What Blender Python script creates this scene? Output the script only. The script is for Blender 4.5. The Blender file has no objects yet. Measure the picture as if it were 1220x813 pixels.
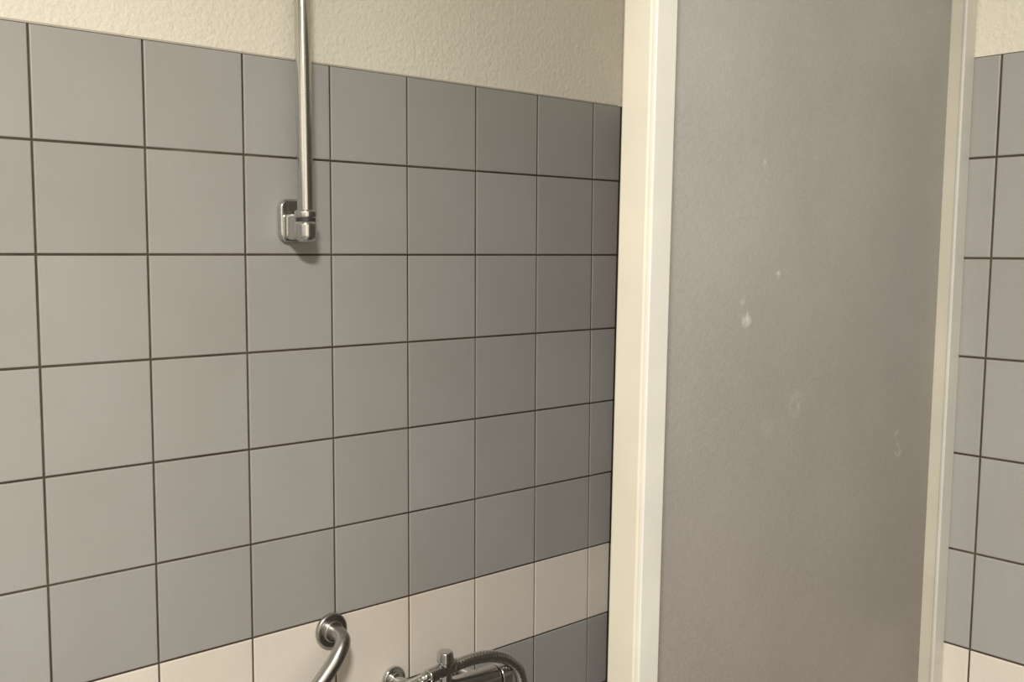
import bpy, bmesh, math, random
from mathutils import Vector, Matrix
random.seed(4)
sc=bpy.context.scene
sc.view_settings.view_transform='Standard'
TOP=1.95; T=.15; XR=1.1218; YG=-.7561
CEIL=2.62; XL=-1.65; YF=-2.7
def lean(x,z): return x+.0174*(z-TOP+.4)

# ---------------- materials ----------------
def mat(name):
    m=bpy.data.materials.new(name); m.use_nodes=True
    nt=m.node_tree; return m,nt,nt.nodes['Principled BSDF']
def N(nt,t,**k):
    n=nt.nodes.new(t)
    for a,b in k.items():
        if a in n.inputs.keys(): n.inputs[a].default_value=b
        else: setattr(n,a,b)
    return n
def coord(nt): return N(nt,'ShaderNodeTexCoord').outputs['Object']
def noise(nt,scale,detail=3,rough=.5):
    n=N(nt,'ShaderNodeTexNoise'); n.inputs['Scale'].default_value=scale
    n.inputs['Detail'].default_value=detail; n.inputs['Roughness'].default_value=rough
    nt.links.new(coord(nt),n.inputs['Vector']); return n.outputs['Fac']
def ramp(nt,fac,stops):
    r=N(nt,'ShaderNodeValToRGB'); e=r.color_ramp.elements
    while len(e)<len(stops): e.new(.5)
    for i,(p,c) in enumerate(stops): e[i].position=p; e[i].color=(*c,1)
    nt.links.new(fac,r.inputs['Fac']); return r.outputs['Color']
def mix(nt,fac,a,b,mode='MIX'):
    m=N(nt,'ShaderNodeMix'); m.data_type='RGBA'; m.blend_type=mode
    for s,v in ((m.inputs[0],fac),(m.inputs[6],a),(m.inputs[7],b)):
        if hasattr(v,'links'): nt.links.new(v,s)
        elif isinstance(v,(int,float)): s.default_value=v
        else: s.default_value=(*v,1)
    return m.outputs[2]
def bump(nt,b,h,strength,dist):
    n=N(nt,'ShaderNodeBump'); n.inputs['Strength'].default_value=strength; n.inputs['Distance'].default_value=dist
    nt.links.new(h,n.inputs['Height']); nt.links.new(n.outputs['Normal'],b.inputs['Normal'])
def tilemat(name,c1,c2,c3,rough):
    m,nt,b=mat(name)
    isl=N(nt,'ShaderNodeNewGeometry').outputs['Random Per Island']
    c=ramp(nt,isl,[(0,c1),(.5,c2),(1,c3)])
    cl=ramp(nt,noise(nt,3.0,4,.6),[(.3,(.94,.93,.91)),(.7,(1.03,1.03,1.04))])
    c=mix(nt,1.0,c,cl,'MULTIPLY')
    fine=ramp(nt,noise(nt,420,2),[(.3,(.96,.96,.96)),(.7,(1.03,1.03,1.03))])
    c=mix(nt,1.0,c,fine,'MULTIPLY')
    nt.links.new(c,b.inputs['Base Color'])
    b.inputs['Roughness'].default_value=rough
    b.inputs['Specular IOR Level'].default_value=.4
    bump(nt,b,noise(nt,60,3),.10,.002)
    return m
M_tile=tilemat('grey_glazed_tile',(.362,.352,.338),(.380,.372,.358),(.398,.391,.378),.36)
M_white=tilemat('cream_glazed_tile',(.74,.675,.60),(.77,.705,.63),(.79,.73,.66),.34)
M_grout,nt,b=mat('grout')
c=ramp(nt,noise(nt,7,4,.7),[(.35,(.045,.030,.018)),(.62,(.10,.075,.05)),(.8,(.22,.19,.15))])
nt.links.new(c,b.inputs['Base Color']); b.inputs['Roughness'].default_value=.95
M_plaster,nt,b=mat('cream_plaster')
c=ramp(nt,noise(nt,2.2,4),[(.3,(.80,.755,.645)),(.7,(.85,.81,.70))])
nt.links.new(c,b.inputs['Base Color']); b.inputs['Roughness'].default_value=.9
bump(nt,b,noise(nt,120,4,.6),.7,.0045)
def plain(name,col,rough,metal=0,bs=None,bscale=200):
    m,nt,b=mat(name); c=ramp(nt,noise(nt,9,3),[(.3,tuple(v*.93 for v in col)),(.7,tuple(min(1,v*1.04) for v in col))])
    nt.links.new(c,b.inputs['Base Color']); b.inputs['Roughness'].default_value=rough; b.inputs['Metallic'].default_value=metal
    if bs: bump(nt,b,noise(nt,bscale,3),bs,.001)
    return m
M_frame=plain('cream_coated_profile',(.61,.57,.475),.45,0,.05)
M_frame2=plain('white_coated_profile',(.63,.615,.57),.4,0,.05)
M_gasket=plain('rubber_gasket',(.42,.40,.37),.7)
M_chrome=plain('worn_chrome',(.60,.60,.59),.16,1,.06,90)
M_steel=plain('brushed_steel',(.47,.45,.43),.27,1,.1,160)
M_dark=plain('dark_plastic',(.04,.04,.04),.4)
M_floor=plain('floor_vinyl',(.33,.32,.30),.5)
M_ceil=plain('ceiling_paint',(.78,.76,.70),.9)
# obscure acrylic pane
M_pane,nt,b=mat('obscure_acrylic')
co=coord(nt)
base=ramp(nt,noise(nt,2.6,4,.6),[(.3,(.40,.385,.370)),(.7,(.46,.447,.433))])
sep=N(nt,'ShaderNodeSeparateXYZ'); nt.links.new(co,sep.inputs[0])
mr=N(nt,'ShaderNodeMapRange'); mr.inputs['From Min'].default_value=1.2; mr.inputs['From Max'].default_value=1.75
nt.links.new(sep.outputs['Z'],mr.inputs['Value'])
height_tint=mix(nt,mr.outputs['Result'],(.82,.77,.75),(1.03,1.03,1.02))  # pane colour gets darker and browner towards the bottom
base=mix(nt,1.0,base,height_tint,'MULTIPLY')
fine=ramp(nt,noise(nt,300,2),[(.3,(.95,.95,.95)),(.7,(1.05,1.05,1.05))])
base=mix(nt,1.0,base,fine,'MULTIPLY')
M_PANE=(nt,b,co,base)
def finish_pane(spots):
    nt,b,co,base=M_PANE
    ns=noise(nt,70,4,.7)
    for (x,y,z),r,s,col in spots:
        sub=N(nt,'ShaderNodeVectorMath'); sub.operation='DISTANCE'
        nt.links.new(co,sub.inputs[0]); sub.inputs[1].default_value=(x,y,z)
        m=N(nt,'ShaderNodeMapRange'); m.inputs['From Min'].default_value=r; m.inputs['From Max'].default_value=r*.25; m.inputs['To Max'].default_value=s
        nt.links.new(sub.outputs['Value'],m.inputs['Value'])
        mu=N(nt,'ShaderNodeMath'); mu.operation='MULTIPLY'; nt.links.new(m.outputs['Result'],mu.inputs[0])
        m2=N(nt,'ShaderNodeMapRange'); m2.inputs['From Min'].default_value=.44; m2.inputs['From Max'].default_value=.58
        nt.links.new(ns,m2.inputs['Value']); nt.links.new(m2.outputs['Result'],mu.inputs[1])
        base=mix(nt,mu.outputs[0],base,col)
    nt.links.new(base,b.inputs['Base Color'])
    b.inputs['Roughness'].default_value=.36; b.inputs['Specular IOR Level'].default_value=.5
    v=N(nt,'ShaderNodeTexVoronoi'); v.inputs['Scale'].default_value=230
    nt.links.new(co,v.inputs['Vector'])
    bm=N(nt,'ShaderNodeBump'); bm.inputs['Strength'].default_value=.25; bm.inputs['Distance'].default_value=.001
    nt.links.new(v.outputs['Distance'],bm.inputs['Height']); nt.links.new(bm.outputs['Normal'],b.inputs['Normal'])
    tr=N(nt,'ShaderNodeBsdfTranslucent'); nt.links.new(base,tr.inputs['Color'])
    mx=N(nt,'ShaderNodeMixShader'); mx.inputs[0].default_value=.2
    nt.links.new(b.outputs[0],mx.inputs[1]); nt.links.new(tr.outputs[0],mx.inputs[2])
    nt.links.new(mx.outputs[0],nt.nodes['Material Output'].inputs[0])

# ---------------- mesh helpers ----------------
def obj(name,bm,mats,parent=None,smooth=False,bevel=0,seg=3):
    me=bpy.data.meshes.new(name); bmesh.ops.recalc_face_normals(bm,faces=bm.faces); bm.to_mesh(me); bm.free()
    for m in (mats if isinstance(mats,(list,tuple)) else [mats]): me.materials.append(m)
    o=bpy.data.objects.new(name,me); sc.collection.objects.link(o)
    if parent: o.parent=parent
    if smooth:
        for p in me.polygons: p.use_smooth=True
    if bevel:
        md=o.modifiers.new('b','BEVEL'); md.width=bevel; md.segments=seg; md.limit_method='ANGLE'; md.angle_limit=math.radians(40)
        for p in me.polygons: p.use_smooth=True
        w=o.modifiers.new('w','WEIGHTED_NORMAL'); w.keep_sharp=False
    return o
def box(bm,a,b,f=None,mi=0):
    vs=[]
    for x in (a[0],b[0]):
        for y in (a[1],b[1]):
            for z in (a[2],b[2]):
                vs.append(bm.verts.new((f(x,z) if f else x,y,z)))
    for q in ((0,1,3,2),(4,6,7,5),(0,4,5,1),(2,3,7,6),(0,2,6,4),(1,5,7,3)):
        bm.faces.new([vs[i] for i in q]).material_index=mi
def boxo(name,a,b,m,parent=None,f=None,bevel=0):
    bm=bmesh.new(); box(bm,a,b,f); return obj(name,bm,m,parent,bevel=bevel)
def rrect(name,cx,cz,w,h,rad,y0,y1,m,parent,bevel):
    bm=bmesh.new(); pts=[]
    for sx,sz,a0 in ((1,1,0),(-1,1,90),(-1,-1,180),(1,-1,270)):
        for k in range(9):
            a=math.radians(a0+k*90/8); pts.append((cx+sx*(w/2-rad)+rad*math.cos(a),cz+sz*(h/2-rad)+rad*math.sin(a)))
    A=[bm.verts.new((x,y0,z)) for x,z in pts]; B=[bm.verts.new((x,y1,z)) for x,z in pts]; n=len(pts)
    bm.faces.new(A); bm.faces.new(B[::-1])
    for i in range(n): bm.faces.new((A[i],A[(i+1)%n],B[(i+1)%n],B[i]))
    return obj(name,bm,m,parent,bevel=bevel)
def cyl(bm,p0,p1,r0,r1=None,seg=40):
    p0,p1=Vector(p0),Vector(p1); r1=r0 if r1 is None else r1
    d=p1-p0; q=d.to_track_quat('Z','Y').to_matrix().to_4x4()
    bmesh.ops.create_cone(bm,cap_ends=True,segments=seg,radius1=r0,radius2=r1,depth=d.length,matrix=Matrix.Translation((p0+p1)/2)@q)
def tube(name,pts,r,m,parent,res=12,ribs=0):
    P=[Vector(p) for p in pts]; out=[]
    for i in range(len(P)-1):
        a=P[max(i-1,0)];b_=P[i];c_=P[i+1];d=P[min(i+2,len(P)-1)]
        for k in range(res):
            t=k/res
            out.append(.5*((2*b_)+(-a+c_)*t+(2*a-5*b_+4*c_-d)*t*t+(-a+3*b_-3*c_+d)*t**3))
    out.append(P[-1])
    if ribs:
        dense=[]
        for i in range(len(out)-1):
            L=(out[i+1]-out[i]).length; n=max(1,int(L/(ribs/4)))
            for k in range(n): dense.append(out[i].lerp(out[i+1],k/n))
        dense.append(out[-1]); out=dense
    bm=bmesh.new(); prev=None; S=24; up=None; dist=0
    for i,p in enumerate(out):
        t=(out[min(i+1,len(out)-1)]-out[max(i-1,0)]).normalized()
        if up is None: up=t.orthogonal().normalized()
        up=(up-t*up.dot(t)).normalized(); s=t.cross(up)
        if i: dist+=(p-out[i-1]).length
        rr=r*(1+(.045*math.sin(dist/ribs*2*math.pi) if ribs else 0))
        ring=[bm.verts.new(p+rr*(math.cos(a)*up+math.sin(a)*s)) for a in [2*math.pi*j/S for j in range(S)]]
        if prev:
            for j in range(S): bm.faces.new((prev[j],prev[(j+1)%S],ring[(j+1)%S],ring[j]))
        else: bm.faces.new(ring[::-1])
        prev=ring
    bm.faces.new(prev)
    return obj(name,bm,m,parent,smooth=True)
def empty(name):
    e=bpy.data.objects.new(name,None); sc.collection.objects.link(e); e.empty_display_size=.05; return e

G=.0015; BV=.0016
def tiles(spans,mk):
    bm=bmesh.new()
    for (a,b_) in spans:
        for r in range(13):
            z1=TOP-r*T-G+(.0005 if r==0 else 0); z0=TOP-(r+1)*T+G
            a1,b1=a+G,b_-G
            j=[random.uniform(-.00025,.00025) for _ in range(4)]
            o=random.uniform(-.0003,.0003)
            lv=[]
            for d,ins in ((.008,0),(BV*.8,0),(BV*.25,BV*.35),(0,BV)):
                cs=[(a1+ins,z0+ins),(b1-ins,z0+ins),(b1-ins,z1-ins),(a1+ins,z1-ins)]
                lv.append([bm.verts.new(mk(h,d+(j[k]+o if d<.005 else 0),z)) for k,(h,z) in enumerate(cs)])
            mi=1 if (r==6) else 0
            for p,q in zip(lv,lv[1:]):
                for k in range(4):
                    bm.faces.new((p[k],p[(k+1)%4],q[(k+1)%4],q[k])).material_index=mi
            bm.faces.new(lv[-1]).material_index=mi
    return bm
# back wall (the long tiled one)
wb=empty('wall_back')
boxo('grout_bed',(XL,.0022,0),(1.16,.12,TOP),M_grout,wb)
boxo('plaster',(XL,.0012,TOP),(1.18,.12,CEIL),M_plaster,wb)
sp=[(i*T,(i+1)*T) for i in range(-11,7)]+[(1.05,1.1155)]
obj('tiles',tiles(sp,lambda h,d,z:(h if h<1.10 else lean(XR-.002,z),d,z)),[M_tile,M_white],wb)
# right wall
wr=empty('wall_right')
boxo('grout_bed',(XR+.0022,YF,0),(XR+.12,0,TOP),M_grout,wr,lean)
boxo('plaster',(XR+.0012,YF,TOP),(XR+.12,0,CEIL),M_plaster,wr,lean)
sp=[]; y=YG
while y+T<0: sp.append((y,y+T)); y+=T
sp.append((y,-.002)); y=YG
while y-T>YF: sp.append((y-T,y)); y-=T
obj('tiles',tiles(sp,lambda h,d,z:(lean(XR+d,z),h,z)),[M_tile,M_white],wr)
# other walls
wl=empty('wall_left')
boxo('grout_bed',(XL-.12,YF,0),(XL-.0022,0,TOP),M_grout,wl)
boxo('plaster',(XL-.12,YF,TOP),(XL-.0012,0,CEIL),M_plaster,wl)
sp=[(-(i+1)*T,-i*T) for i in range(18)]
obj('tiles',tiles(sp,lambda h,d,z:(XL-d,h,z)),[M_tile,M_white],wl)
boxo('wall_front',(XL-.12,YF-.12,0),(1.25,YF,CEIL),M_plaster)
boxo('floor',(XL-.12,YF-.12,-.1),(1.25,.12,0),M_floor)
boxo('ceiling',(XL-.12,YF-.12,CEIL),(1.25,.12,CEIL+.1),M_ceil)
boxo('trim_1',(XL,-.0002,TOP-.0005),(1.118,.003,TOP+.0022),plain('old_caulk',(.50,.46,.38),.8))

# ---------------- shower screen ----------------
s=empty('shower_screen')
ZB,ZT=.10,2.18; YF_,YB=-.717,-.674
def L(a,b_,m,nm,bv=.003): return boxo(nm,a,b_,m,s,lean,bv)
L((.395,YF_+.003,ZB),(.4285,YB,ZT),M_frame,'post')
L((.399,YF_-.001,ZB),(.432,YF_+.006,ZT),M_frame2,'post_front',.002)
L((.4275,-.704,ZB),(.4345,-.678,ZT),M_gasket,'gasket_1',.001)
L((1.092,YF_+.003,ZB),(XR-.004,YB,ZT),M_frame,'side_channel')
L((1.089,YF_,ZB),(XR-.001,YF_+.006,ZT),M_frame2,'side_channel_front',.002)
L((XR-.005,YF_+.002,ZB),(XR,YB,ZT),M_gasket,'side_seal',.0005)
L((.432,-.712,ZT-.035),(1.089,YB,ZT),M_frame2,'top_rail')
L((.432,-.712,ZB),(1.089,YB,ZB+.04),M_frame2,'bottom_rail')
W_=(.80,.78,.74)
finish_pane([((.608,-.692,1.576),.012,.7,W_),((.600,-.692,1.600),.007,.5,W_),((.672,-.692,1.631),.006,.9,W_),((.637,-.692,1.766),.006,.5,W_),
 ((.72,-.692,1.463),.022,.22,W_),((.99,-.692,1.369),.014,.6,W_),((.985,-.692,1.392),.010,.45,W_),((.66,-.692,1.44),.02,.12,W_),((.603,-.692,1.322),.004,.8,(.15,.12,.10))])
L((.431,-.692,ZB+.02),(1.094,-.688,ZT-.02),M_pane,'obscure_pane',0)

# ---------------- vertical pole with wall bracket ----------------
p=empty('shower_riser_rail')
PX,PY=.3745,-.050
bm=bmesh.new(); cyl(bm,(PX,PY,1.70),(PX-.002,PY,2.40),.0122,seg=48); obj('rail_tube',bm,M_chrome,p,bevel=.0008)
for k,zc in enumerate((1.703,2.40)):
    rrect('mount_plate_%d'%k,PX,zc,.044,.066,.014,-.0125,-.0004,M_chrome,p,.004)
    boxo('arm_%d'%k,(PX-.0140,PY+.002,zc-.030),(PX+.0140,-.010,zc+.011),M_chrome,p,bevel=.0065)
    bm=bmesh.new(); cyl(bm,(PX,PY,zc-.033),(PX,PY,zc+.002),.0165,seg=48); obj('socket_%d'%k,bm,M_chrome,p,bevel=.010,seg=6)
    bm=bmesh.new(); cyl(bm,(PX,PY,zc+.0030),(PX,PY,zc+.015),.0170,seg=48); obj('collar_%d'%k,bm,M_chrome,p,bevel=.003)
    bm=bmesh.new(); cyl(bm,(PX,PY,zc-.004),(PX,PY,zc+.008),.0150,seg=48); obj('groove_%d'%k,bm,M_dark,p)

# ---------------- angled grab bar ----------------
g=empty('grab_bar')
def flange(x,z,r,par,nm,m):
    bm=bmesh.new(); cyl(bm,(x,-.0004,z),(x,-.010,z),r,seg=56); obj(nm,bm,m,par,bevel=.004)
    bm=bmesh.new(); cyl(bm,(x,-.008,z),(x,-.016,z),r*.62,seg=48); obj(nm+'_hub',bm,m,par,bevel=.003)
flange(.438,1.030,.029,g,'flange_1',M_steel)
flange(.075,.655,.029,g,'flange_2',M_steel)
tube('bar',[(.438,-.004,1.030),(.438,-.030,1.030),(.434,-.047,1.024),(.420,-.055,1.008),(.400,-.056,.985),(.36,-.056,.945),(.20,-.056,.785),(.11,-.056,.692),(.088,-.050,.668),(.077,-.036,.656),(.075,-.004,.655)],.0128,M_steel,g)

# ---------------- shower mixer ----------------
mx=empty('shower_mixer_tap')
for k,x in enumerate((.562,.700)):
    flange(x,(.911,.893)[k],(.023,.019)[k],mx,'escutcheon_%d'%k,M_chrome)
tube('union_0',[(.562,-.004,.911),(.562,-.028,.911),(.575,-.050,.908),(.578,-.075,.900)],.0105,M_chrome,mx)
tube('union_1',[(.700,-.004,.893),(.700,-.028,.893),(.702,-.050,.893),(.702,-.075,.893)],.0105,M_chrome,mx)
bm=bmesh.new(); cyl(bm,(.560,-.075,.893),(.735,-.075,.889),.0235,seg=56); obj('body',bm,M_chrome,mx,bevel=.005)
bm=bmesh.new(); cyl(bm,(.737,-.075,.889),(.762,-.075,.889),.024,.021,seg=24); obj('temperature_knob',bm,M_chrome,mx,bevel=.003)
bm=bmesh.new(); cyl(bm,(.528,-.075,.893),(.558,-.075,.893),.023,.026,seg=24); obj('flow_knob',bm,M_chrome,mx,bevel=.003)
bm=bmesh.new(); cyl(bm,(.624,-.072,.910),(.624,-.072,.948),.0120,seg=40); obj('diverter_stem',bm,M_chrome,mx,bevel=.002)
bm=bmesh.new(); cyl(bm,(.624,-.072,.946),(.624,-.072,.966),.0155,.0135,seg=14); obj('diverter_knob',bm,M_chrome,mx,bevel=.003)
bm=bmesh.new(); cyl(bm,(.586,-.072,.930),(.648,-.072,.936),.0125,seg=40); obj('outlet_nut',bm,M_chrome,mx,bevel=.003)
tube('hose_short',[(.605,-.072,.932),(.585,-.068,.929),(.572,-.055,.919),(.565,-.04,.911)],.0085,M_chrome,mx,ribs=.006)
tube('shower_hose',[(.640,-.074,.935),(.68,-.082,.940),(.72,-.088,.936),(.758,-.090,.917),(.784,-.090,.880),(.79,-.09,.80),(.76,-.085,.66),(.70,-.08,.60),(.63,-.08,.64),(.61,-.08,.76),(.625,-.078,.872)],.0105,M_chrome,mx,ribs=.006)

# ---------------- ceiling lamp ----------------
lamp=empty('ceiling_lamp')
LX,LY=-.60,-1.55
bm=bmesh.new(); cyl(bm,(LX,LY,CEIL-.03),(LX,LY,CEIL),.17,seg=48); obj('lamp_base',bm,M_frame2,lamp,bevel=.006)
Md,nt,b=mat('lamp_opal'); b.inputs['Base Color'].default_value=(.9,.87,.8,1); b.inputs['Emission Color'].default_value=(1,.9,.78,1); b.inputs['Emission Strength'].default_value=3
bm=bmesh.new(); cyl(bm,(LX,LY,CEIL-.055),(LX,LY,CEIL-.03),.14,.155,seg=48); obj('opal_diffuser',bm,Md,lamp,bevel=.01)
ld=bpy.data.lights.new('bulb','AREA'); ld.shape='DISK'; ld.size=.28; ld.energy=62; ld.color=(1,.965,.905)
lo=bpy.data.objects.new('bulb',ld); sc.collection.objects.link(lo); lo.location=(LX,LY,CEIL-.06); lo.parent=lamp
w=bpy.data.worlds.new('w'); sc.world=w; w.use_nodes=True; w.node_tree.nodes['Background'].inputs[0].default_value=(.5,.48,.45,1); w.node_tree.nodes['Background'].inputs[1].default_value=.2

# ---------------- camera ----------------
yaw,pitch,roll=.7205,-.0892,.0048
f=Vector((math.sin(yaw)*math.cos(pitch),math.cos(yaw)*math.cos(pitch),math.sin(pitch)))
r=Vector((math.cos(yaw),-math.sin(yaw),0)); u=r.cross(f)
c_,s_=math.cos(roll),math.sin(roll)
r2=c_*r+s_*u; u2=-s_*r+c_*u
cd=bpy.data.cameras.new('camera'); cam=bpy.data.objects.new('camera',cd); sc.collection.objects.link(cam)
mt=Matrix((r2,u2,-f)).transposed().to_4x4(); mt.translation=Vector((-.4145,-1.4264,TOP-.2914)); cam.matrix_world=mt
cd.sensor_width=36; cd.lens=1208.3/1220*36; cd.clip_start=.02
sc.camera=cam
